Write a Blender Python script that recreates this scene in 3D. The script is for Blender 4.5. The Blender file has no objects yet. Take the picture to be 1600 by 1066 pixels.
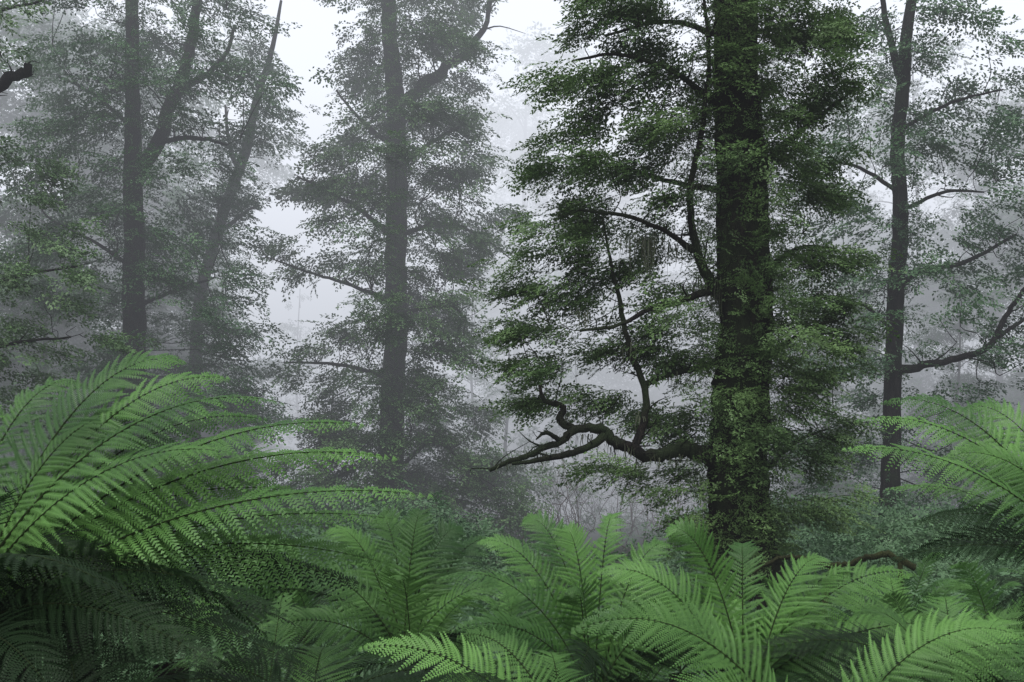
import bpy, math, numpy as np
from mathutils import Vector, Matrix
rng = np.random.default_rng(7)
scene = bpy.context.scene
col = scene.collection

# ------------------------------------------------------------------ mesh helpers
class MB:
    def __init__(self): self.v=[]; self.f=[]; self.m=[]; self.n=0
    def add(self, v, f, mat=0):
        v=np.asarray(v,float).reshape(-1,3); f=np.asarray(f,int).reshape(-1,4)
        self.v.append(v); self.f.append(f+self.n); self.m.append(np.full(len(f),mat)); self.n+=len(v)
    def quads(self, v, mat=0):
        v=np.asarray(v,float).reshape(-1,3)
        self.add(v, np.arange(len(v)).reshape(-1,4), mat)
    def mesh(self, name, mats, smooth=False):
        me=bpy.data.meshes.new(name)
        v=np.concatenate(self.v); f=np.concatenate(self.f); m=np.concatenate(self.m)
        me.vertices.add(len(v)); me.vertices.foreach_set('co', v.ravel())
        me.loops.add(len(f)*4); me.loops.foreach_set('vertex_index', f.ravel().astype(np.int32))
        me.polygons.add(len(f)); me.polygons.foreach_set('loop_start', (np.arange(len(f))*4).astype(np.int32))
        me.polygons.foreach_set('material_index', m.astype(np.int32))
        me.polygons.foreach_set('use_smooth', np.full(len(f),smooth))
        for x in mats: me.materials.append(x)
        me.update(calc_edges=True)
        return me

def obj(name, data, parent=None, loc=(0,0,0)):
    o=bpy.data.objects.new(name,data); col.objects.link(o); o.location=loc
    if parent is not None: o.parent=parent
    return o
def top(o,label,cat,group=None):
    o["label"]=label; o["category"]=cat
    if group: o["group"]=group

def catmull(P, n):
    P=np.asarray(P,float); 
    if len(P)<3:
        t=np.linspace(0,1,n+1)[:,None]; return P[0]*(1-t)+P[-1]*t
    Q=np.vstack([2*P[0]-P[1],P,2*P[-1]-P[-2]]); out=[]
    for i in range(1,len(Q)-2):
        a,b,c,d=Q[i-1],Q[i],Q[i+1],Q[i+2]
        for k in range(n):
            t=k/n
            out.append(.5*((2*b)+(-a+c)*t+(2*a-5*b+4*c-d)*t*t+(-a+3*b-3*c+d)*t**3))
    out.append(Q[-2]); return np.array(out)

def tube(mb, P, R, sides=6, mat=0, rough=0.0):
    P=np.asarray(P,float); R=np.asarray(R,float); n=len(P)
    T=np.gradient(P,axis=0); T/=np.linalg.norm(T,axis=1)[:,None]+1e-9
    if abs(T[:,2]).mean()>.6: ref=np.tile([1.,0,0],(n,1))
    else: ref=np.tile([0.,.15,1.],(n,1))
    A=np.cross(T,ref); A/=np.linalg.norm(A,axis=1)[:,None]+1e-9
    B=np.cross(T,A)
    a=np.linspace(0,2*np.pi,sides,endpoint=False)
    rr=R[:,None]*np.ones((n,sides))
    if rough>0:
        ph=rng.uniform(0,6.28,6); L=np.arange(n)[:,None]*.35
        rr=rr*(1+rough*(np.sin(3*a+ph[0]+L*.3)+.6*np.sin(5*a+ph[1]-L*.2)+.5*np.sin(9*a+ph[2]+L*.1)+rng.normal(0,.5,(n,sides))))
    V=P[:,None,:]+rr[:,:,None]*(np.cos(a)[None,:,None]*A[:,None,:]+np.sin(a)[None,:,None]*B[:,None,:])
    i=np.arange(n-1)[:,None]*sides; j=np.arange(sides)[None,:]; k=(j+1)%sides
    F=np.stack([i+j,i+k,i+sides+k,i+sides+j],-1)
    mb.add(V,F,mat)

# ------------------------------------------------------------------ materials
def newmat(name):
    m=bpy.data.materials.new(name); m.use_nodes=True
    nt=m.node_tree; nt.nodes.clear(); return m,nt,nt.nodes,nt.links
def leaf_mat(name, c1, c2, trans=.3, rough=.55, nscale=.8, isl=.4, spec=.35):
    m,nt,N,L=newmat(name)
    out=N.new('ShaderNodeOutputMaterial'); g=N.new('ShaderNodeNewGeometry'); oi=N.new('ShaderNodeObjectInfo')
    nz=N.new('ShaderNodeTexNoise'); nz.inputs['Scale'].default_value=nscale; nz.inputs['Detail'].default_value=3
    L.new(g.outputs['Position'],nz.inputs['Vector'])
    mth=N.new('ShaderNodeMath'); mth.operation='MULTIPLY_ADD'
    L.new(g.outputs['Random Per Island'],mth.inputs[0]); mth.inputs[1].default_value=isl
    mr=N.new('ShaderNodeMapRange'); mr.inputs[1].default_value=.35; mr.inputs[2].default_value=.7; mr.inputs[3].default_value=-.2; mr.inputs[4].default_value=.5
    L.new(nz.outputs['Fac'],mr.inputs[0]); L.new(mr.outputs[0],mth.inputs[2])
    ob=N.new('ShaderNodeMath'); ob.operation='MULTIPLY_ADD'; L.new(oi.outputs['Random'],ob.inputs[0]); ob.inputs[1].default_value=.4; L.new(mth.outputs[0],ob.inputs[2])
    mix=N.new('ShaderNodeMix'); mix.data_type='RGBA'
    L.new(ob.outputs[0],mix.inputs[0]); mix.inputs[6].default_value=(*c1,1); mix.inputs[7].default_value=(*c2,1)
    p=N.new('ShaderNodeBsdfPrincipled'); p.inputs['Roughness'].default_value=rough
    p.inputs['Specular IOR Level'].default_value=spec
    L.new(mix.outputs[2],p.inputs['Base Color'])
    t=N.new('ShaderNodeBsdfTranslucent'); L.new(mix.outputs[2],t.inputs['Color'])
    ms=N.new('ShaderNodeMixShader'); ms.inputs[0].default_value=trans
    L.new(p.outputs[0],ms.inputs[1]); L.new(t.outputs[0],ms.inputs[2]); L.new(ms.outputs[0],out.inputs['Surface'])
    return m
def bark_mat(name, dark, light, moss, mossamt=.5, sc=3):
    m,nt,N,L=newmat(name)
    out=N.new('ShaderNodeOutputMaterial'); tc=N.new('ShaderNodeTexCoord'); mp=N.new('ShaderNodeMapping')
    mp.inputs['Scale'].default_value=(sc*2,sc*2,sc*.5); L.new(tc.outputs['Object'],mp.inputs['Vector'])
    n1=N.new('ShaderNodeTexNoise'); n1.inputs['Scale'].default_value=2; n1.inputs['Detail'].default_value=8; n1.inputs['Roughness'].default_value=.7
    L.new(mp.outputs[0],n1.inputs['Vector'])
    r=N.new('ShaderNodeValToRGB'); r.color_ramp.elements[0].position=.42; r.color_ramp.elements[1].position=.72
    r.color_ramp.elements[0].color=(*dark,1); r.color_ramp.elements[1].color=(*light,1)
    L.new(n1.outputs['Fac'],r.inputs[0])
    n2=N.new('ShaderNodeTexNoise'); n2.inputs['Scale'].default_value=1.3; n2.inputs['Detail'].default_value=6
    L.new(tc.outputs['Object'],n2.inputs['Vector'])
    mr=N.new('ShaderNodeMapRange'); mr.inputs[1].default_value=.62-mossamt*.3; mr.inputs[2].default_value=.75-mossamt*.2
    L.new(n2.outputs['Fac'],mr.inputs[0])
    mix=N.new('ShaderNodeMix'); mix.data_type='RGBA'; L.new(mr.outputs[0],mix.inputs[0])
    L.new(r.outputs[0],mix.inputs[6]); mix.inputs[7].default_value=(*moss,1)
    p=N.new('ShaderNodeBsdfPrincipled'); p.inputs['Roughness'].default_value=.9; p.inputs['Specular IOR Level'].default_value=.12
    L.new(mix.outputs[2],p.inputs['Base Color'])
    b=N.new('ShaderNodeBump'); b.inputs['Strength'].default_value=1; b.inputs['Distance'].default_value=.12
    L.new(n1.outputs['Fac'],b.inputs['Height']); L.new(b.outputs[0],p.inputs['Normal'])
    L.new(p.outputs[0],out.inputs['Surface'])
    return m
M_leaf=leaf_mat('beech_leaves',(.022,.050,.018),(.10,.175,.054))
M_leaf2=leaf_mat('beech_leaves_pale',(.034,.070,.030),(.10,.18,.066))
M_leaf_far=leaf_mat('forest_leaves',(.030,.070,.034),(.078,.155,.066),nscale=.3)
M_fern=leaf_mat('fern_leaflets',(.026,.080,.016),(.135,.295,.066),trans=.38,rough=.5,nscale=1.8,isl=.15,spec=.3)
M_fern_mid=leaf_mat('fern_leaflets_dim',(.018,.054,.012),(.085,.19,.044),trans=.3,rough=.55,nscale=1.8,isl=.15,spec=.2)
M_fern_dark=leaf_mat('fern_leaflets_shaded',(.004,.012,.0035),(.012,.032,.009),trans=.25,nscale=1.5,isl=.2,spec=.12)  # shade under the fern bank put into the leaf colour
M_stem=bark_mat('fern_stalk',(.022,.038,.011),(.055,.095,.024),(.04,.07,.018),.3,20)
M_bark=bark_mat('mossy_bark',(.002,.002,.002),(.022,.018,.014),(.013,.021,.008),.75,4)
M_bark2=bark_mat('damp_bark',(.003,.003,.003),(.02,.018,.017),(.010,.016,.008),.4,2)
M_fibre=bark_mat('fern_trunk_fibre',(.004,.003,.002),(.02,.014,.008),(.015,.022,.008),.3,12)
M_moss=leaf_mat('hanging_moss',(.02,.026,.014),(.05,.06,.03),trans=.2,nscale=3)

# ------------------------------------------------------------------ sprays
def spray_template(L, nl, ls):
    V=[]; ntw=9
    for i in range(nl):
        k=i%ntw; t=.1+.88*k/(ntw-1)
        sgn=1 if (k%2)==0 else -1
        b=np.array([L*t,0,-.2*L*t*t])
        ang=sgn*(rng.uniform(.5,.85)) if k<ntw-1 else rng.uniform(-.2,.2)
        tl=L*.5*(1-.6*t); u=rng.uniform(.1,1)
        d=np.array([math.cos(ang),math.sin(ang),-.25])
        p=b+d*tl*u
        la=ang+rng.choice([-1,1])*rng.uniform(.3,1.0)
        s=ls*rng.uniform(.7,1.25)
        ld=np.array([math.cos(la),math.sin(la),rng.uniform(-.6,.2)]); ld/=np.linalg.norm(ld)
        sd=np.array([-math.sin(la),math.cos(la),rng.uniform(-.6,.6)]); sd/=np.linalg.norm(sd)
        V+= [p, p+ld*s*.45+sd*s*.28, p+ld*s, p+ld*s*.5-sd*s*.28]
    return np.array(V)

def place_sprays(mb, temps, pos, dirs, up_j=.45, mat=0, scale=(.7,1.2)):
    n=len(pos)
    X=dirs/ (np.linalg.norm(dirs,axis=1)[:,None]+1e-9)
    Z=np.tile([0,0,1.],(n,1))+rng.normal(0,up_j,(n,3))
    Y=np.cross(Z,X); Y/=np.linalg.norm(Y,axis=1)[:,None]+1e-9
    Z=np.cross(X,Y)
    Rm=np.stack([X,Y,Z],1)*rng.uniform(scale[0],scale[1],n)[:,None,None]
    idx=rng.integers(0,len(temps),n)
    for k,t in enumerate(temps):
        s=idx==k
        if not s.any(): continue
        V=np.einsum('vi,nij->nvj',t,Rm[s])+pos[s][:,None,:]
        mb.quads(V,mat)

def fill_crown(mb, clumps, limb, temps, subr, nsub_per, spr_per, axis_x=0., twig_r=.012, up_j=.45, dens=1.0, twig=.5):
    """clumps: (x,y,z,rx,ry,rz,weight) in tree-local metres"""
    for (cx,cy,cz,rx,ry,rz,w) in clumps:
        ns=max(2,int(nsub_per*rx*rz/(subr*subr)*w*dens))
        for _ in range(ns):
            d=rng.normal(0,1,3); d/=np.linalg.norm(d); r=rng.uniform(.1,1)**.5
            c=np.array([cx,cy,cz])+d*r*np.array([rx,ry,rz])
            k=max(3,int(rng.normal(spr_per,spr_per*.35)))
            P=c+rng.normal(0,1,(k,3))*np.array([subr*.6,subr*.6,subr*.23])
            D=P-np.array([axis_x,0,0]); D[:,2]=0; D/=np.linalg.norm(D,axis=1)[:,None]+1e-6
            D=D+rng.normal(0,.4,(k,3)); D[:,2]=rng.normal(-.2,.22,k)
            place_sprays(mb,temps,P,D,up_j)
            if rng.random()<twig:
                q=limb-c; dist=np.linalg.norm(q*np.array([1,1,.8]),axis=1)+np.maximum(0,q[:,2])*.8
                a=limb[int(np.argmin(dist))]; ln=np.linalg.norm(a-c)
                if ln>.15:
                    m1=a*.6+c*.4+rng.normal(0,.07*ln,3)+np.array([0,0,-.05*ln]); m2=a*.25+c*.75+rng.normal(0,.07*ln,3)+np.array([0,0,.06*ln])
                    tube(mb,catmull([a,m1,m2,c],3),np.linspace(twig_r*(1+.5*ln**.5),twig_r*.35,10),4,1)

def rows(spec, step, rx, rz, miss, jit=.25, yr=70, w=1.):
    out=[]
    for (y,x0,x1) in spec:
        x=x0+rng.uniform(0,step*.5)
        while x<x1:
            if rng.random()>miss:
                out.append((x,y+rng.normal(0,rz*.6),rx*rng.uniform(.7,1.2),rz*rng.uniform(.7,1.3),rng.uniform(-yr,yr),w))
            x+=step*rng.uniform(.8,1.2)
    return out

def make_tree(name, base, s, origin, trunks, clumps, label, cat, leafmat, barkmat, temps, subr, nsub, sprn, sides=14, twig_r=.012, group=None, dens=1., rough=.05, up_j=.4, thin=1., wrap=0, jit=.25, rings=8, wob=.03, lrough=None, wrap0=.05, ntw=.6):
    """the tree is drawn on its own sheet (units u right, v down, origin at trunk foot), s = metres per unit"""
    ox,oy=origin
    e=obj(name,None,None,base); top(e,label,cat,group)
    mb=MB(); limb=[]
    for ti,t in enumerate(trunks):
        P=[((q[0]-ox)*s,(q[3] if len(q)>3 else 0)*s,(oy-q[1])*s) for q in t]
        R=[q[2]*s*(thin if ti>0 and t[0][2]<9 else 1) for q in t]
        n=rings if ti==0 else 5
        C=catmull(P,n); r=np.interp(np.linspace(0,len(R)-1,len(C)),range(len(R)),R)
        if ti>0: C=C+rng.normal(0,jit,C.shape)*r[:,None]
        else: C=C+np.cumsum(rng.normal(0,wob,C.shape),0)*r[:,None]*np.array([1,1,0])
        tube(mb,C,r,sides if ti==0 else 9,0,rough if ti==0 or lrough is None else lrough); limb.append(C)
        if ti>0:   # crooked side twigs
            seg=np.linalg.norm(C[-1]-C[0])
            for _ in range(int(4+len(C)*ntw)):
                k=rng.integers(2,len(C)); a=C[k]; ln=seg*rng.uniform(.05,.16)+8*s; d=rng.normal(0,1,3); d[2]=abs(d[2])*.6+.1; d/=np.linalg.norm(d)
                b=a+d*ln*.5+rng.normal(0,.12*ln,3); c=b+(d+rng.normal(0,.4,3))*ln*.5
                tube(mb,catmull([a,b,c],3),np.linspace(min(r[k]*.4,1.8*s),.4*s,7),4)
                limb.append(np.array([b,c]))
    trunkline=limb[0]
    limb=np.vstack(limb)
    obj('trunk',mb.mesh(name+'_trunk',[barkmat],True),e)
    cb=MB()
    cl=[]
    for c in clumps:
        x,y,rx,rz=c[:4]; dy=c[4] if len(c)>4 else rng.uniform(-.8,.8)*rx; w=c[5] if len(c)>5 else 1
        cl.append(((x-ox)*s,dy*s,(oy-y)*s,rx*s,rx*s*1.0,rz*s,w))
    fill_crown(cb,cl,limb,temps,subr,nsub,sprn,0,twig_r,up_j,dens)
    # leafy shoots clinging along the trunk
    for _ in range(wrap):
        c=trunkline[rng.integers(int(len(trunkline)*wrap0),int(len(trunkline)*.85))]+rng.normal(0,.2,3); a=rng.uniform(0,6.28); k=7
        D=np.array([math.cos(a),math.sin(a),.1])+rng.normal(0,.4,(k,3)); rad=trunks[0][3][2]*s*.85
        place_sprays(cb,temps,c+np.array([math.cos(a),math.sin(a),0])*rad+rng.normal(0,.16,(k,3)),D,.6,scale=(.4,.9))
    obj('crown',cb.mesh(name+'_crown',[leafmat,barkmat]),e)
    return e

T_main=[spray_template(.46,60,.050) for _ in range(8)]
T_mid=[spray_template(.85,38,.12) for _ in range(8)]
T_far=[spray_template(1.3,24,.24) for _ in range(8)]

# ------------------------------------------------------------------ nearest beech
mt=[
 [(1165,1040,95),(1165,960,66),(1167,880,54),(1168,780,46),(1165,600,41),(1170,450,40),(1170,250,36),(1165,100,34),(1160,-150,28),(1150,-500,16),(1140,-800,6)],
 [(1150,730,19),(1100,712,14,-15),(1060,703,11,-35),(1030,710,10.5,-48),(1000,712,10,-55),(975,700,9.5,-60),(955,692,9,-65),(935,676,8,-66),(915,673,7,-70),(892,677,6.5,-76),(870,694,5.5,-80),(845,702,5,-82),(820,716,4.2,-80),(795,722,3.6,-78),(766,736,2.6,-80)],
 [(938,685,7,-66),(905,704,5,-95),(860,716,4,-110),(800,726,2.2,-110)],
 [(905,674,6,-70),(884,670,5.5,-62),(872,655,5.5,-56),(878,640,4.5,-52),(850,630,3.5,-50),(842,606,2,-45)],
 [(870,690,4,-80),(850,680,3,-95),(835,690,1,-100)],
 [(985,705,7,-60),(1002,650,6,-50),(1000,600,5.5,-40),(978,545,4.5,-35),(966,480,4,-30),(950,410,2.5,-30),(940,350,1.5,-25)],
 [(1000,605,5,-40),(1040,588,5,-30),(1080,578,5,-10),(1140,560,7,0)],
 [(1150,470,18),(1110,450,9,-20),(1088,415,6.5,-35),(1074,365,5.5,-40),(1070,310,5,-45),(1085,230,4,-50),(1100,110,3,-40),(1090,-20,2,-30)],
 [(1110,455,7,-20),(1060,478,5,-50),(1010,492,4,-70),(960,520,3,-90),(900,530,2,-90)],
 [(1074,400,5,-40),(1040,385,3.5,-70),(980,360,3,-80),(900,350,2,-90)],
 [(1140,300,6,0),(1060,270,3.5,50),(980,240,2.5,70),(890,220,1.5,90)],
 [(1140,180,6,0),(1050,130,3.5,-40),(960,110,2.5,-60),(890,120,1.5,-60)],
 [(1200,420,6,0),(1260,380,3,30),(1320,380,1.5,40)],
 [(1200,250,6,0),(1260,200,3,-30),(1330,150,1.5,-40)],
 [(1200,560,5,0),(1250,520,3,-30),(1310,500,1.5,-30)],
 [(1200,730,5,0),(1250,690,3,30),(1300,670,1.5,30)],
 [(1140,60,6,0),(1050,20,3.5,30),(950,30,2,60)],
]
mc=[(960,55,60,30,None,.8),(1050,30,70,40),(930,120,45,18),(1000,150,65,32),(1070,120,45,40),(895,205,55,20),(990,235,75,30),(1070,210,40,40),(880,262,55,20),(960,310,85,28),(1040,320,50,30),
 (850,335,50,16),(870,385,75,22),(960,400,60,24),(1000,430,50,22),(830,440,55,18),(910,465,75,22),(850,505,55,18),(930,540,70,26),(1030,520,45,32),(830,575,45,20),(890,610,60,22),(835,635,45,12),(960,620,40,26),(1050,630,50,32,30),
 (1060,560,45,28),(1000,740,60,11,0,.4),(1060,765,45,18,0,.5),(950,725,40,9,-60,.3),
 (1250,30,55,40,None,.8),(1300,110,35,30,None,.8),(1250,150,55,38),(1290,215,45,24),(1250,290,45,36),(1310,385,42,22),(1260,400,40,36),(1255,470,45,40),(1300,520,40,36),(1250,590,50,45),(1290,670,40,36),(1240,700,50,40),(1270,780,45,32),
 (1165,20,50,50,-50,.9),(1150,120,45,40,-55,.9),(1185,225,45,35,-50,.7),(1150,600,30,25,-50,.6),(1185,690,45,45,-55,.7),(1150,700,40,35,-50,.4),(1200,790,40,30,-50,.3),(1090,730,30,40,20,.4),(1100,660,30,40,40),(1210,640,25,50,-20),(1215,500,20,40,-10),(1120,560,20,40,-20,.7),(1100,820,30,30,10,.5),
 (1050,-90,190,60,0,.3),(1250,-120,160,70,0,.3),(1140,-300,230,120,0,.08),(1140,-560,170,120,0,.06)]
mc=[(c[0],c[1],c[2],c[3],(rng.uniform(-.8,.8)*c[2] if len(c)<5 or c[4] is None else c[4]),(c[5] if len(c)>5 else 1)) for c in mc]
mc+=rows([(20,910,1130),(80,890,1130),(140,880,1120),(200,850,1120),(260,860,1120),(320,830,1110),(375,790,1100),(440,790,1100),(500,800,1100),(560,790,1100),(615,790,1100)],74,48,16,.2,yr=130,w=1.1)
mc+=rows([(20,1200,1320),(90,1200,1320),(160,1200,1330),(240,1200,1320),(320,1200,1310),(400,1200,1340),(480,1200,1330),(560,1200,1320),(640,1200,1310),(720,1220,1300),(790,1230,1300)],68,38,20,.3,yr=110,w=.9)
main=make_tree('beech_tree',(3.65,16,0),.01,(1165,1020),mt,mc,"tall dark beech with mossy trunk and long crooked low limb","tree",M_leaf,M_bark,T_main,.26,2.35,15,sides=44,twig_r=.006,rough=.07,wrap=560,jit=.16,rings=16,up_j=.36,lrough=.12,wrap0=.2,ntw=.25)
# hanging moss on the limbs
hb=MB()
for (px,py,dy,ln,n,sp) in [(1000,385,-70,60,30,14),(1095,440,-25,45,30,12),(1110,450,-22,50,24,10),(905,500,-90,30,14,12),(1050,395,-60,34,18,14),(1010,715,-55,22,26,35),(960,698,-62,20,24,22),(920,682,-68,22,24,26),(860,704,-80,16,24,26),(800,724,-80,15,20,25),(1065,706,-35,20,24,30),(878,652,-58,18,14,8),(1075,300,-45,34,16,8),(980,545,-35,34,16,8),(1000,650,-50,26,14,8),(1040,588,-30,20,14,25)]:
    for _ in range(n*2):
        x=(px-1165+rng.normal(0,sp))*.01; y=dy*.01+rng.normal(0,.06); z=(1020-py)*.01+rng.uniform(-.06,.05); l=ln*.01*rng.uniform(.2,1.1)**1.3; w=rng.uniform(.003,.012)
        a=rng.uniform(0,3.14); u=np.array([math.cos(a),math.sin(a),0])*w; j=rng.normal(0,.02,3)
        p0=np.array([x,y,z]); p1=p0+[j[0],j[1],-l*.6]; p2=p0+[j[1],j[2],-l]
        hb.quads([p0-u,p0+u,p1+u*.7,p1-u*.7]); hb.quads([p1-u*.7,p1+u*.7,p2+u*.1,p2-u*.1])
obj('hanging_moss',hb.mesh('hanging_moss',[M_moss]),main)

# ------------------------------------------------------------------ middle beech
ct=[[(618,880,46),(616,830,30),(612,780,22),(615,600,18),(618,450,17),(620,300,16),(622,150,14),(610,50,12),(605,-60,11),(600,-200,8),(598,-350,4)],
 [(630,160,10),(680,115,9,10),(730,72,6,20),(760,25,4,20),(772,-60,3,20)],
 [(614,370,7),(560,330,5,-20),(500,298,3,-30),(470,285,2,-30)],
 [(612,470,6),(540,445,4,-20),(490,432,3,-30),(425,408,1.5,-30)],
 [(625,365,7),(700,345,5,20),(760,370,2.5,30),(800,400,1.5,30)],
 [(622,490,5),(700,483,3.5,-30),(730,503,2,-40)],
 [(612,590,6),(530,572,4,-20),(450,570,2,-30)],
 [(615,230,7),(560,180,4,20),(520,130,2.5,30)],
 [(625,260,7),(690,220,4,-20),(730,200,2,-20)],
 [(612,720,6),(560,700,4,-30),(500,680,2,-40)],[(618,740,6),(680,690,4,-30),(740,740,2,-30)]]
cc=[(575,80,40,32),(650,40,50,40),(700,80,45,28),(595,190,55,38),(530,235,42,24),(680,190,55,40),(560,285,70,28),(480,278,42,14),(690,270,75,36),(755,325,45,18),(650,340,70,24),(520,345,50,18),(455,388,42,15),(560,395,45,22),(700,395,60,28),(475,430,45,9,-25,.8),(650,465,50,32),(690,535,42,38),(575,510,40,32),(490,545,48,16),(460,585,30,14),(560,600,55,30),(660,610,55,40),(520,665,55,25),(600,695,70,32),(680,690,60,40),(560,740,65,22),(740,740,60,34),(650,775,70,38),(770,790,50,34),(710,830,70,30),(600,-40,100,50,0,.5),(700,-20,60,40),(600,-180,130,70,0,.3)]
cc+=rows([(60,565,740),(115,565,730),(165,550,740),(215,530,740),(265,520,740),(315,510,750),(360,540,760),(410,580,720),(460,580,700),(510,580,710),(560,560,720),(600,510,740),(640,490,745),(680,485,760),(715,480,780),(750,490,800),(785,500,820),(820,500,840),(850,480,850)],48,36,20,.08,yr=80,w=1.1)
make_tree('beech_tree',(-4.55,40,0),.025,(618,852),ct,cc,"straight slender beech with tiered leafy branches in mist","tree",M_leaf2,M_bark2,T_mid,.6,3.0,14,twig_r=.014,thin=.65,wrap=300,rings=12,wob=.06)

# ------------------------------------------------------------------ forked beech
lt=[[(212,880,42),(211,800,28),(210,530,18),(212,400,16),(212,300,15),(210,180,12),(208,60,10),(205,-80,9),(203,-250,4)],
 [(216,290,12),(245,212,11,10),(268,140,10,15),(290,80,9,20),(302,0,7,20),(312,-120,5,20)],
 [(268,145,7,15),(310,112,6,20),(345,80,4,20),(362,30,3,20)],
 [(240,222,5),(310,222,4,-20),(362,236,2,-30)],[(210,420,5),(150,380,3,-20),(90,350,2,-20)],[(210,480,5),(270,450,3,20),(330,430,2,20)],[(208,200,5),(150,150,3,0),(90,120,2,0)]]
lc=rows([(-60,60,390),(0,60,390),(50,40,400),(100,50,420),(150,60,430),(200,50,410),(250,60,370),(300,60,350),(350,60,350),(400,60,350),(455,100,360),(505,150,370),(555,190,385),(605,210,400),(655,220,410),(705,230,420),(755,230,430),(805,220,430)],45,38,25,.06,w=1.05)
lc+=[(210,560,50,40,-30,1),(200,640,60,50,-40,1),(230,720,70,50,-40,1),(190,300,40,30,-25,.6),(215,120,40,30,-25,.6),(340,540,45,36,20),(365,610,45,36,20)]
make_tree('beech_tree',(-14.0,38,0),.02375,(210,858),lt,lc,"forked beech trunk wrapped in dense misty foliage","tree",M_leaf_far,M_bark2,T_mid,.7,2.9,13,twig_r=.013,thin=.8,wrap=160,rings=12,wob=.05)
l2=[[(296,870,14),(304,600,10),(315,460,9),(345,350,8.5),(362,295,8),(385,235,7.5),(400,160,6),(425,80,4),(440,0,2)],[(372,260,5),(355,215,4,10),(350,160,2,10)],[(340,365,5),(385,330,3,0),(405,320,2,0)]]
l2c=rows([(40,390,430),(90,370,430),(140,380,450),(200,370,430),(260,350,400),(330,330,380),(400,300,360),(460,270,370),(510,270,380),(560,270,400),(610,270,410),(660,280,420)],46,32,20,.12)
make_tree('beech_tree',(-12.7,41,0),.0256,(305,849),l2,l2c,"thin beech leaning beneath a misty canopy","tree",M_leaf_far,M_bark2,T_mid,.6,2.2,12,twig_r=.014,thin=.8,wrap=60)
l3=[[(-70,930,36),(-72,700,26),(-75,400,22),(-70,100,18),(-65,-200,10)],[(-70,190,13),(-20,160,10,-20),(30,136,8,-30),(62,118,6,-35)],[(-72,480,6),(20,440,4,-20),(130,420,2,-20)],[(30,134,4,-30),(55,132,2,-30),(66,128,1,-30)],[(-72,560,6),(20,540,4,-20),(120,530,2,-20)],[(-70,30,6),(30,10,3,0),(70,0,2,0)]]
l3c=rows([(-60,-160,60),(0,-150,60),(50,-150,50),(80,-150,30),(220,-150,70),(265,-150,70),(310,-150,90),(355,-120,110),(400,-110,150),(440,-90,160),(480,-90,160),(525,-100,150),(570,-100,130),(620,-100,110),(670,-100,90)],55,40,18,.2)
make_tree('beech_tree',(-18.0,32,0),.02,(-100,880),l3,l3c,"beech with broken stub limb and pale drooping leaf sprays","tree",M_leaf2,M_bark2,T_mid,.5,1.9,11,twig_r=.010,thin=.7)
# ------------------------------------------------------------------ slim beech with bowed limb
rt=[[(1392,900,34),(1392,850,20),(1393,780,15),(1398,600,13),(1402,450,12.5),(1411,350,12),(1407,250,11),(1418,120,10),(1430,0,8),(1436,-150,5)],
 [(1405,582,8.9),(1450,570,7,-10),(1500,560,6.5,-20),(1537,543,6,-25),(1560,500,5,-25),(1585,460,4,-30),(1625,425,3,-30),(1690,400,2,-30)],
 [(1408,445,6),(1450,420,5,10),(1520,405,4,20),(1600,362,2.5,20)],
 [(1415,150,7),(1395,60,6,5),(1378,-30,4,5)],
 [(1550,530,4,-25),(1600,500,3,-20),(1640,500,2,-20)],
 [(1405,300,4),(1350,260,3,10),(1300,250,1.5,10)],[(1400,520,4),(1350,480,3,-10),(1300,470,1.5,-10)],[(1415,200,4),(1490,160,3,0),(1570,140,1.5,0)],[(1408,330,4),(1480,300,3,0),(1540,300,1.5,0)]]
rc=rows([(-60,1340,1560),(0,1340,1500),(50,1340,1540),(100,1350,1600),(150,1310,1640),(200,1300,1640),(250,1300,1620),(300,1290,1600),(350,1290,1600),(400,1290,1640),(445,1300,1640),(495,1290,1640),(545,1290,1520),(600,1290,1640),(650,1280,1600),(700,1260,1600),(750,1240,1600),(800,1240,1600),(845,1240,1600)],54,36,19,.18,w=1.)
make_tree('beech_tree',(12.6,34,0),.02125,(1395,872),rt,rc,"slim misty beech with bowed upturned side limb","tree",M_leaf_far,M_bark2,T_mid,.6,1.9,11,twig_r=.012,thin=.85,wrap=110,rings=12,wob=.06,ntw=.25,jit=.18)

# ------------------------------------------------------------------ distant forest trees (shared variants)
variants=[]
for v in range(5):
    tb=MB(); H=rng.uniform(26,32); lean=rng.normal(0,1.6)
    P=[(0,0,-.5),(lean*.2+rng.normal(0,.4),0,H*.3),(lean*.5,rng.normal(0,.4),H*.6),(lean,0,H)]
    C=catmull(P,8); tube(tb,C,np.linspace(.30,.05,len(C)),10,0,.04); limb=[C]
    cl=[]
    for k in range(26):
        z=H*rng.uniform(.12,.97); a=rng.uniform(0,6.28); r=rng.uniform(1.2,4.6)*(1.15-.5*z/H)
        b=np.array([lean*z/H,0,z-1.5]); e=b+np.array([r*math.cos(a),r*math.sin(a),rng.uniform(.8,2.2)])
        C=catmull([b,b*.5+e*.5+[0,0,.4],e],6); tube(tb,C,np.linspace(.07,.015,len(C)),5,0,.04); limb.append(C)
        cl.append((e[0],e[1],e[2],rng.uniform(1.4,2.6),rng.uniform(1.4,2.6),rng.uniform(.8,1.6),1))
    if v!=3:
        for k in range(16):
            a=rng.uniform(0,6.28); r=rng.uniform(.5,3.2); cl.append((r*math.cos(a),r*math.sin(a),rng.uniform(.8,H*.35),1.9,1.9,1.4,1))
    lm=np.vstack(limb); cb=MB()
    fill_crown(cb,cl,lm,T_far,.9,3.0 if v!=3 else .35,11,0,.014,.5,twig=.25)
    variants.append((tb.mesh('forest_trunk',[M_bark2],True),cb.mesh('forest_crown',[M_leaf_far,M_bark2])))
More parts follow.
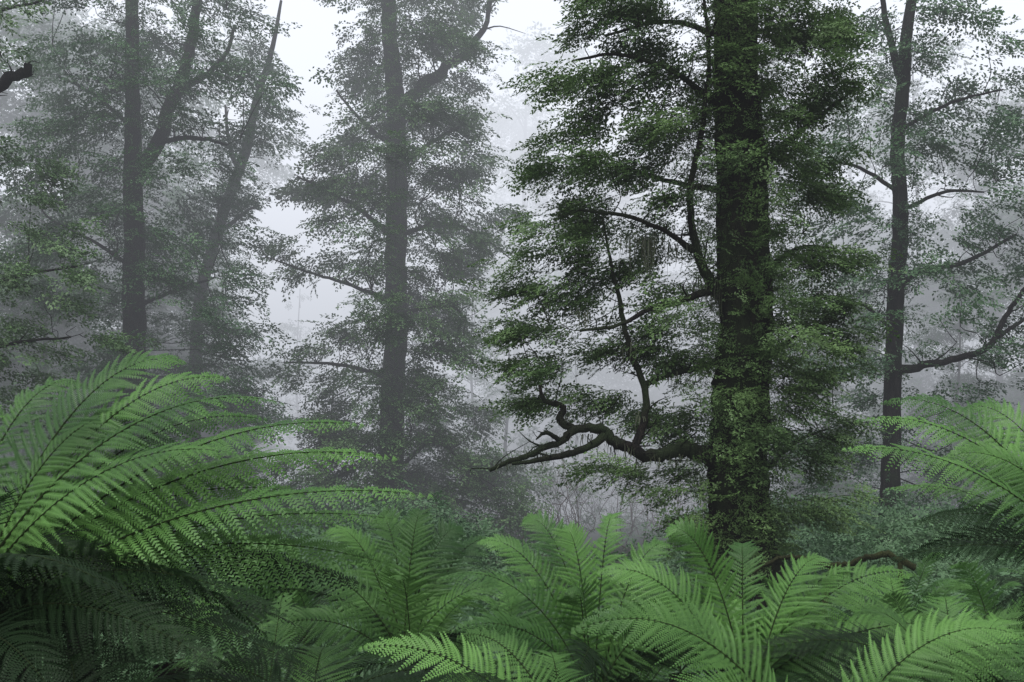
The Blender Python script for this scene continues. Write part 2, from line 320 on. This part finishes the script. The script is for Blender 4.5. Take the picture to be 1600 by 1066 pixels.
def far_tree(x,y,v,s=1.,rz=0.):
    e=obj('forest_tree',None,None,(x,y,0)); e.scale=(s,s,s); e.rotation_euler=(0,0,rz)
    top(e,"tall forest tree fading into thick white mist","tree","mist-veiled trees behind the beeches")
    obj('trunk',variants[v][0],e); obj('crown',variants[v][1],e)
e=None
for (px,d,v,s) in [(40,50,0,.9),(120,55,1,1),(220,54,2,.95),(285,62,4,.95),(-60,46,1,1),(180,46,4,.8),(290,48,0,.55),(330,50,4,.42),(370,47,2,.26),(70,42,2,.6),
    (810,72,1,1.1),(875,82,0,1.1),(970,74,2,1),(1060,72,4,.95),(1130,70,0,1),(1250,64,1,1),(1340,66,2,1.05),(1450,58,0,.9),(1560,54,1,.8),(1680,50,2,.9),(1800,60,0,1),(470,70,3,.5),(745,60,3,.5),(905,60,3,.35),(790,54,3,.42),
    (-200,60,2,1),(-350,70,0,1),(1950,70,1,1),(610,90,0,.7),(1510,75,4,1),(700,58,2,.28),(1290,48,2,.5),(1480,46,4,.42),(660,50,4,.24)]:
    far_tree((px-800)/1600*d,d,v,s,rng.uniform(0,6.28))

# ------------------------------------------------------------------ ferns
def frond_mesh(P0,P1,P2,P3,W,npin=36,mat=None,droop=.3,name='frond',up=(0,0,1)):
    mb=MB(); P0,P1,P2,P3=[np.asarray(p,float) for p in (P0,P1,P2,P3)]
    def bz(t): 
        t=np.asarray(t)[:,None]; return (1-t)**3*P0+3*(1-t)**2*t*P1+3*(1-t)*t*t*P2+t**3*P3
    tt=np.linspace(0,1,40); C=bz(tt); L=np.linalg.norm(np.diff(C,axis=0),axis=1).sum()
    tube(mb,C[::2],np.linspace(.0065,.0005,20)*max(.8,L/1.5),5,1)
    twist=rng.normal(0,.15); up=np.array(up,float); zz=np.array([0,0,1.])
    ts=.1+.895*np.linspace(0,1,npin)**.93
    PP=bz(ts); TT=bz(ts+.01)-bz(ts-.01); TT/=np.linalg.norm(TT,axis=1)[:,None]
    for i,t in enumerate(ts):
        s=(t-.1)/.9
        sp=L*.9/npin
        w=W*min(1,(s/.35+.2))**.8*max(0,1-s**1.9)**.9
        w=max(w,.012)
        T=TT[i]; S=np.cross(T,up); S/=np.linalg.norm(S)+1e-6; N=np.cross(S,T)
        tw=twist+.15*math.sin(3*t+twist*20)
        S2=S*math.cos(tw)+N*math.sin(tw); N2=np.cross(S2,T)
        for sg in (-1,1):
            a=1.2-.4*s+rng.normal(0,.07)
            D=T*math.cos(a)+sg*S2*math.sin(a)+N2*.12
            ln=w*rng.uniform(.82,1.08)
            npn=max(4,int(ln/(.0095*max(.9,L/1.6))))
            u=(np.arange(npn)+.5)/npn
            dr=droop*rng.uniform(.5,1.8)
            q=PP[i]+np.outer(u*ln,D)-np.outer(dr*ln*u**2,N2*.45+zz*.6)+np.outer(.2*ln*u**2,T)
            Dq=np.gradient(q,axis=0); Dq/=np.linalg.norm(Dq,axis=1)[:,None]
            E=np.cross(N2,Dq); E/=np.linalg.norm(E,axis=1)[:,None]
            pl=sp*.60*(1-.86*u**2.4)*(.7+.3*np.minimum(1,u*5)); hw=ln/npn*.5
            tlt=rng.uniform(.0,.35)
            for sd in (-1,1):
                dirp=sd*E*.85+Dq*.55-N2*tlt
                tip=q+dirp*(pl[:,None]*rng.uniform(.85,1.1,(npn,1)))
                a0=q-Dq*hw; a1=q+Dq*hw; b1=tip+Dq*hw*.2; b0=tip-Dq*hw*.4
                mb.quads(np.stack([a0,a1,b1,b0],1).reshape(-1,3),0)
    return mb.mesh(name,[mat or M_fern,M_stem])

def arch(C,tip,lift):
    C=np.array(C,float); d=np.array(tip,float)
    return (C, C+np.array([.2*d[0],.2*d[1],.52*d[2]+lift]), C+np.array([.62*d[0],.62*d[1],d[2]+lift*.9]), C+d)

def make_shared(n,mat,lo=.55):
    L_=[]
    for k in range(n):
        el=rng.uniform(lo,1.2); L=1.35
        d=(L*math.cos(el)*1.05,rng.normal(0,.2),L*math.sin(el)*.8-.1)
        L_.append(frond_mesh(*arch((0,0,0),d,rng.uniform(.12,.32)),W=rng.uniform(.22,.27),npin=36,mat=mat,up=(0,rng.normal(0,.6),1)))
    return L_
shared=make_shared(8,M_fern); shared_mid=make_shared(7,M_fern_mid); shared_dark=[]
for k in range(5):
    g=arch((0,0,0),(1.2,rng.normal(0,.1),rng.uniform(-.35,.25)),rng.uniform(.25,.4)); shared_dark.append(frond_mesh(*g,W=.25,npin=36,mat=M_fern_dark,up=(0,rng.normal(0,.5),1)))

def fern(C,fronds,label,extra=0,extra_dark=6,W=.24,s=1.,mat=None,roll=.7,droop=.3,wmul=1.15,pin=3,pool=None):
    C=np.array(C,float)
    e=obj('tree_fern',None,None,(C[0],C[1],0)); top(e,label,"tree fern","tree ferns crowding the forest floor")
    tb=MB(); P=catmull([(0,0,-.3),(.02,0,C[2]*.5),(0,0,C[2]-.02)],6); tube(tb,P,np.linspace(.15,.1,len(P)),12,0,.06)
    obj('trunk',tb.mesh('fern_trunk',[M_fibre],True),e)
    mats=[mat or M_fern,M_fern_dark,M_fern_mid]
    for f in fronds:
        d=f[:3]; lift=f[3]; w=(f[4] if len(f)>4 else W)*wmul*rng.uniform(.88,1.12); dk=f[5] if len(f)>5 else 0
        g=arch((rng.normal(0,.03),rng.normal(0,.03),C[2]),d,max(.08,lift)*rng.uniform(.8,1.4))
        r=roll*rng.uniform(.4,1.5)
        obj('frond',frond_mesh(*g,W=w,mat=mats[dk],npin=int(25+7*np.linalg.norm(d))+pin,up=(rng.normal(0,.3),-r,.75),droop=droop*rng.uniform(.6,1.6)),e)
    pool=pool or shared
    for k in range(extra+extra_dark):
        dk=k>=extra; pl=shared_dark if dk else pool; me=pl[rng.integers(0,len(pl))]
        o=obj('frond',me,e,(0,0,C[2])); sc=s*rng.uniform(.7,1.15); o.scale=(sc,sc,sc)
        o.rotation_euler=(rng.normal(0,.2),rng.normal(0,.2),rng.uniform(0,6.28))
    return e
LB="tree fern with broad arching green fronds"
# big fern: crown beside the viewer
fern((-2.08,3.8,2.12),[(.72,.35,1.13,.02,.2),(1.23,.15,.95,.13,.2),(1.50,.0,.86,.08,.2),(1.78,-.1,.60,.12,.21),(-.1,.3,1.0,.1,.2),(.35,.5,1.05,.1,.19),(1.38,.35,.74,.1,.19),(1.05,.4,.90,.1,.19),(1.62,.25,.74,.12,.2),(1.65,.15,.50,.15,.2,2),(1.25,.2,.60,.12,.2),(.95,.15,1.05,.08,.19),(1.1,-.1,.75,.12,.2),(.6,.2,.9,.1,.19,2),
   (1.3,-.3,.2,.2,.22,1),(1.15,-.5,.05,.2,.22,1),(.8,-.8,-.05,.2,.22,1),(1.6,.2,.32,.16,.21,2),(.95,.1,.5,.15,.22,2),(1.5,.3,.22,.2,.22,1),(.5,-.9,-.1,.2,.22,1),(.95,-.3,-.1,.25,.25,1),(.7,-.2,.3,.2,.22,1),(1.4,-.2,-.05,.25,.22,1),(.65,-.3,-.05,.2,.22,1),(.3,-.3,.55,.15,.22,1)],
   "large tree fern with long arching bright green fronds",0,6,droop=.42,roll=.8,pin=14)
fern((-2.9,3.9,2.5),[(.95,-.1,.40,.15,.2),(.7,.2,.50,.15,.2),(1.0,.1,.2,.2,.22,1),(1.0,-.4,-.1,.2,.24,1),(.8,-.2,-.35,.2,.24,1)],LB,0,6,droop=.4,pin=9)
fern((-1.35,3.3,1.75),[(.9,-.1,.05,.2,.22,1),(.7,.3,.2,.2,.22,1),(-.2,.3,.3,.2,.22,1),(.3,-.2,.2,.2,.22,1),(-.5,-.1,.2,.2,.22,1)],"shaded tree fern with dark drooping fronds",0,12,s=.85)
fern((-.6,6.0,1.62),[(-.46,.1,.84,.05,.2),(-.22,.3,.92,.04,.2,3),(.1,.2,.95,.04,.2,3),(-.68,-.1,.62,.1,.2),(.35,.2,.84,.06,.2,3),(.66,0,.5,.1,.2),(-.05,-.3,.6,.1,.2),(-.8,-.4,.3,.15,.2),(-.6,.4,.80,.1,.2),(.5,.4,.75,.1,.2)] and
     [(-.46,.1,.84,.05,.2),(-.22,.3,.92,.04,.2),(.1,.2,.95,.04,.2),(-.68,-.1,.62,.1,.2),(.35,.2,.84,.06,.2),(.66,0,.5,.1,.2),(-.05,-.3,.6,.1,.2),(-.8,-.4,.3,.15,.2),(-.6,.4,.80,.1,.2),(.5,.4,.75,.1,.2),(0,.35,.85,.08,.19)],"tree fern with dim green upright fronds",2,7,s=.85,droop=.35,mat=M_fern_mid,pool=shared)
fern((.42,5.5,1.58),[(-.80,-.25,.68,.16,.2),(-.38,.25,.95,.04,.19),(.14,.3,.98,.05,.18),(-.6,.1,.84,.08,.19),(.42,.2,.82,.09,.18),(-.1,-.3,.6,.12,.18,2),(.62,-.2,.5,.1,.2,2),(-.7,-.5,.45,.12,.19),(.75,.2,.62,.12,.19),(-.15,.1,.90,.06,.18)],LB,1,9,s=.85,droop=.35,pool=shared)
fern((1.13,4.9,1.72),[(-.36,.15,.80,.03,.17),(.05,.25,.72,.04,.16),(.39,.15,.66,.08,.18),(.86,.2,.58,.10,.18),(1.25,0,.34,.14,.19),(.62,.3,.6,.08,.17),(1.0,-.2,.2,.15,.19,2),(.3,-.35,.40,.1,.18,2),(-.65,.1,.60,.12,.18)],LB,0,9,s=.8,pool=shared,pin=5)
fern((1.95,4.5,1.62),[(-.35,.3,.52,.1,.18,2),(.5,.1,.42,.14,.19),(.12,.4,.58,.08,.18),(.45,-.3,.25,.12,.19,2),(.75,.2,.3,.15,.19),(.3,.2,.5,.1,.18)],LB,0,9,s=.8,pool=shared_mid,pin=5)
fern((1.18,4.0,1.50),[(-.98,-.1,.70,.18,.2),(-.62,-.3,.42,.18,.19,2),(.82,0,.66,.2,.19),(.45,-.2,.42,.15,.18,2),(1.1,.2,.54,.2,.19)],"tree fern with wide sideways sweeping fronds",0,8,s=.75,roll=.9,pin=9)
fern((.20,3.6,1.74),[(-.72,0,.44,.08,.17),(-.42,.3,.44,.06,.16,2),(-.05,.35,.36,.08,.16,2),(-.62,-.2,.2,.1,.16),(.5,-.1,.18,.1,.16,2)],"low tree fern with fresh spreading fronds",0,7,s=.6,wmul=1.1,roll=.9,pin=7)
fern((-.75,3.9,1.75),[(.5,.2,.2,.1,.2,1),(-.5,.1,.25,.12,.2,1),(0,.4,.3,.1,.2,2),(-.3,-.3,.1,.15,.2,1)],"shaded tree fern with dark drooping fronds",0,9,s=.8)
fern((2.9,5.0,2.2),[(-1.28,.05,.72,.05,.19),(-1.14,.3,.88,.06,.18),(-.45,.5,.95,.1,.19),(-.75,.1,.68,.1,.19),(-.2,.3,.95,.1,.2),(-.95,.2,.52,.1,.19,2),(-.85,.5,.98,.1,.18),(-.9,.1,.35,.12,.18,1)],LB,0,9,s=.9,droop=.42,pin=9)
for (x,y,z,s,dk) in [(-3.0,6.2,1.75,.95,1),(-2.0,6.0,1.7,.85,1),(-1.6,8,1.45,.9,0),(1.4,8.5,1.15,.8,0),(2.8,7.2,1.3,.85,0),(3.9,8.2,1.2,.9,0),(5.2,9,1.2,1,0),(-3.8,9,1.5,1.1,0),(-5.2,8,1.8,1.1,1),(0,9.2,1.0,.8,0),(4.3,6.4,1.3,.9,0),(-.6,8.2,1.1,.8,0),(2.2,10.5,.8,.9,0),(-2.5,11.5,1.0,1,0),(6.5,11,1.0,1,0),(-6.5,12,1.3,1.1,0),(-1.2,4.9,1.5,.8,1),(.8,6.6,1.3,.8,0),(1.9,6.2,1.35,.8,0),(3.4,12.5,.7,.8,0),(5,13,.8,.9,0),(7.5,14,.9,1,0)]:
    fern((x,y,z),[],"tree fern with green fronds half hidden among neighbours",3 if dk else 9,9 if dk else 6,s=s,pool=shared_mid if rng.random()<.5 else shared)

# ------------------------------------------------------------------ undergrowth and thickets
ub=MB()
for q in range(4600):
    d=rng.uniform(10,62) if q<2600 else rng.uniform(9,30); x=rng.uniform(-.62,.62)*d; hm=np.interp(d,[10,16,30,60],[.7,1.0,1.8,2.4])*(.55+.45*math.sin(x*.5+d*.3)); h=rng.uniform(.1,1)*max(.3,hm); k=rng.integers(6,14)
    if -.05<x/d<.2 and d>14:
        if rng.random()<.85: continue
        h*=.3
    P=np.array([x,d,h])+rng.normal(0,1,(k,3))*np.array([.6,.6,.3]); P[:,2]=np.abs(P[:,2])
    D=rng.normal(0,1,(k,3)); D[:,2]*=.4; place_sprays(ub,T_mid,P,D,.6,scale=(.5,.8) if d<25 else (.7,1.2))
o=obj('undergrowth',ub.mesh('undergrowth',[M_leaf_far])); o["label"]="low leafy undergrowth covering the forest floor"; o["category"]="undergrowth"; o["kind"]="stuff"
tb=MB()
for _ in range(200):
    d=rng.uniform(38,72); x=rng.uniform(-.05,.22)*d; h=rng.uniform(1.2,3.8); j=rng.normal(0,.8,3)
    P=catmull([(x,d,-.1),(x+j[0]*.5,d,h*.35),(x+j[1]*.3,d,h*.7),(x+j[1],d+j[2],h)],3)+rng.normal(0,.03,(10,3)); tube(tb,P,np.linspace(.02,.005,len(P)),4,1)
    for q in range(10):
        a=P[rng.integers(2,len(P))]; b=a+rng.normal(0,.55,3)+[0,0,.3]; tube(tb,[a,(a+b)/2+rng.normal(0,.08,3),b],[.010,.007,.003],3,1)
    if rng.random()<.3:
        k=5; Q=P[-1]+rng.normal(0,.5,(k,3)); place_sprays(tb,T_mid,Q,rng.normal(0,1,(k,3)),.5)
o=obj('thicket',tb.mesh('thicket',[M_leaf2,bark_mat('thicket_stems',(.03,.02,.016),(.08,.055,.045),(.03,.04,.02),.2,3)])); o["label"]="thin bare-stemmed thicket in mist"; o["category"]="thicket"; o["kind"]="stuff"
# fallen mossy branch
fb=MB(); C=catmull([(3.3,14,1.45),(3.7,14,1.66),(4.05,14,1.63),(4.35,14.1,1.54),(4.6,14,1.57),(4.85,14,1.66),(5.15,14,1.69),(5.5,14,1.5)],6)+rng.normal(0,.012,(43,3))
tube(fb,C,np.linspace(.025,.042,len(C)),9,0,.16); C2=catmull([(4.4,14.1,1.54),(4.3,14.1,.9),(4.2,14,-.2)],6); tube(fb,C2,np.linspace(.035,.06,len(C2)),8,0,.08)
C2=catmull([(5.3,14,1.6),(5.4,14.1,.8),(5.6,14,-.2)],6); tube(fb,C2,np.linspace(.035,.06,len(C2)),8,0,.08)
for _ in range(160):
    p0=C[rng.integers(0,len(C))]+rng.normal(0,.02,3); l=rng.uniform(.03,.14); a=rng.uniform(0,3.14); u=np.array([math.cos(a),math.sin(a),0])*.008
    fb.quads([p0-u,p0+u,p0+u*.2-[0,0,l],p0-u*.2-[0,0,l]])
o=obj('fallen_branch',fb.mesh('fallen_branch',[bark_mat('moss_coated_wood',(.008,.009,.004),(.022,.022,.010),(.032,.038,.012),.8,6)],True)); top(o,"crooked moss-covered fallen branch above the undergrowth","branch")

# ------------------------------------------------------------------ ground
gb=MB(); n=90
xs=np.linspace(-1,1,n); X,Y=np.meshgrid(np.sign(xs)*np.abs(xs)**1.8*400, np.linspace(0,1,n)**1.8*600-20)
Z=.18*np.sin(X*.35+Y*.21)+.12*np.sin(X*.9-Y*.5)-.25
i=np.arange(n-1)[:,None]*n; j=np.arange(n-1)[None,:]
gb.add(np.stack([X,Y,Z],-1),np.stack([i+j,i+j+1,i+n+j+1,i+n+j],-1))
gm=bark_mat('forest_floor',(.008,.007,.005),(.025,.02,.012),(.015,.026,.01),.8,1.2)
g=obj('ground',gb.mesh('ground',[gm],True)); g["kind"]="structure"

# ------------------------------------------------------------------ fog: one absorbing volume with added glow, thin close by, thickening down the valley
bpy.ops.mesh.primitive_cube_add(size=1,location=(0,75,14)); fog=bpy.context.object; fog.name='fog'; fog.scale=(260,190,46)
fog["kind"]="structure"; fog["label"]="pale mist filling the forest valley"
m,nt,N,L=newmat('mist'); out=N.new('ShaderNodeOutputMaterial'); gg=N.new('ShaderNodeNewGeometry'); sx=N.new('ShaderNodeSeparateXYZ')
L.new(gg.outputs['Position'],sx.inputs[0])
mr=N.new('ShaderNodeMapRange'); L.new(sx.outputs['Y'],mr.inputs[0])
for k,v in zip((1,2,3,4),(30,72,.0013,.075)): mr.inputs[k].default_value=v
ab=N.new('ShaderNodeVolumeAbsorption'); ab.inputs['Color'].default_value=(0,0,0,1); L.new(mr.outputs[0],ab.inputs['Density'])
em=N.new('ShaderNodeEmission'); em.inputs['Color'].default_value=(.87,.91,1,1)  # added glow stands in for light scattered in the mist, stronger higher up
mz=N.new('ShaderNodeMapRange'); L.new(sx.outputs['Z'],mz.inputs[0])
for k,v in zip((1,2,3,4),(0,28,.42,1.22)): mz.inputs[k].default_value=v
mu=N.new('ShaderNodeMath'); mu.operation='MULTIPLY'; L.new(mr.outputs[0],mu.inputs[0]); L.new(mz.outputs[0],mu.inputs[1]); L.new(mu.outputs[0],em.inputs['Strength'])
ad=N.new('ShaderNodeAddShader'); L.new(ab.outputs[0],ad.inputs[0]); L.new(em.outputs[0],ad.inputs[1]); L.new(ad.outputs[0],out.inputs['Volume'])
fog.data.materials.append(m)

# ------------------------------------------------------------------ light, world, camera
w=bpy.data.worlds.new("World"); scene.world=w; w.use_nodes=True; N=w.node_tree.nodes; L=w.node_tree.links; N.clear()
sk=N.new('ShaderNodeTexSky'); sk.sky_type='NISHITA'; sk.sun_disc=False; sk.sun_elevation=math.radians(62); sk.sun_rotation=math.radians(200); sk.dust_density=3; sk.air_density=1
hs=N.new('ShaderNodeHueSaturation'); hs.inputs['Saturation'].default_value=.22; hs.inputs['Value'].default_value=2.25
bg=N.new('ShaderNodeBackground'); bg.inputs[1].default_value=.15; wo=N.new('ShaderNodeOutputWorld')
L.new(sk.outputs[0],hs.inputs['Color']); L.new(hs.outputs[0],bg.inputs[0]); L.new(bg.outputs[0],wo.inputs['Surface'])
sd=bpy.data.lights.new('sun','SUN'); sd.energy=1.5; sd.angle=math.radians(25); sd.color=(1,.98,.92); so=obj('sun',sd)
az=math.radians(200); el=math.radians(62)
d=Vector((math.sin(az)*math.cos(el),math.cos(az)*math.cos(el),math.sin(el))); so.rotation_euler=d.to_track_quat('Z','Y').to_euler()
cd=bpy.data.cameras.new('camera'); cam=obj('camera',cd); cam.location=(0,0,2.8); cam.rotation_euler=(math.radians(90),0,0)
cd.lens=36; cd.sensor_width=36; cd.shift_y=(740-533)/1600; cd.clip_end=2000; cd.clip_start=.05
scene.camera=cam
scene.view_settings.view_transform='Standard'; scene.view_settings.look='None'; scene.view_settings.exposure=0
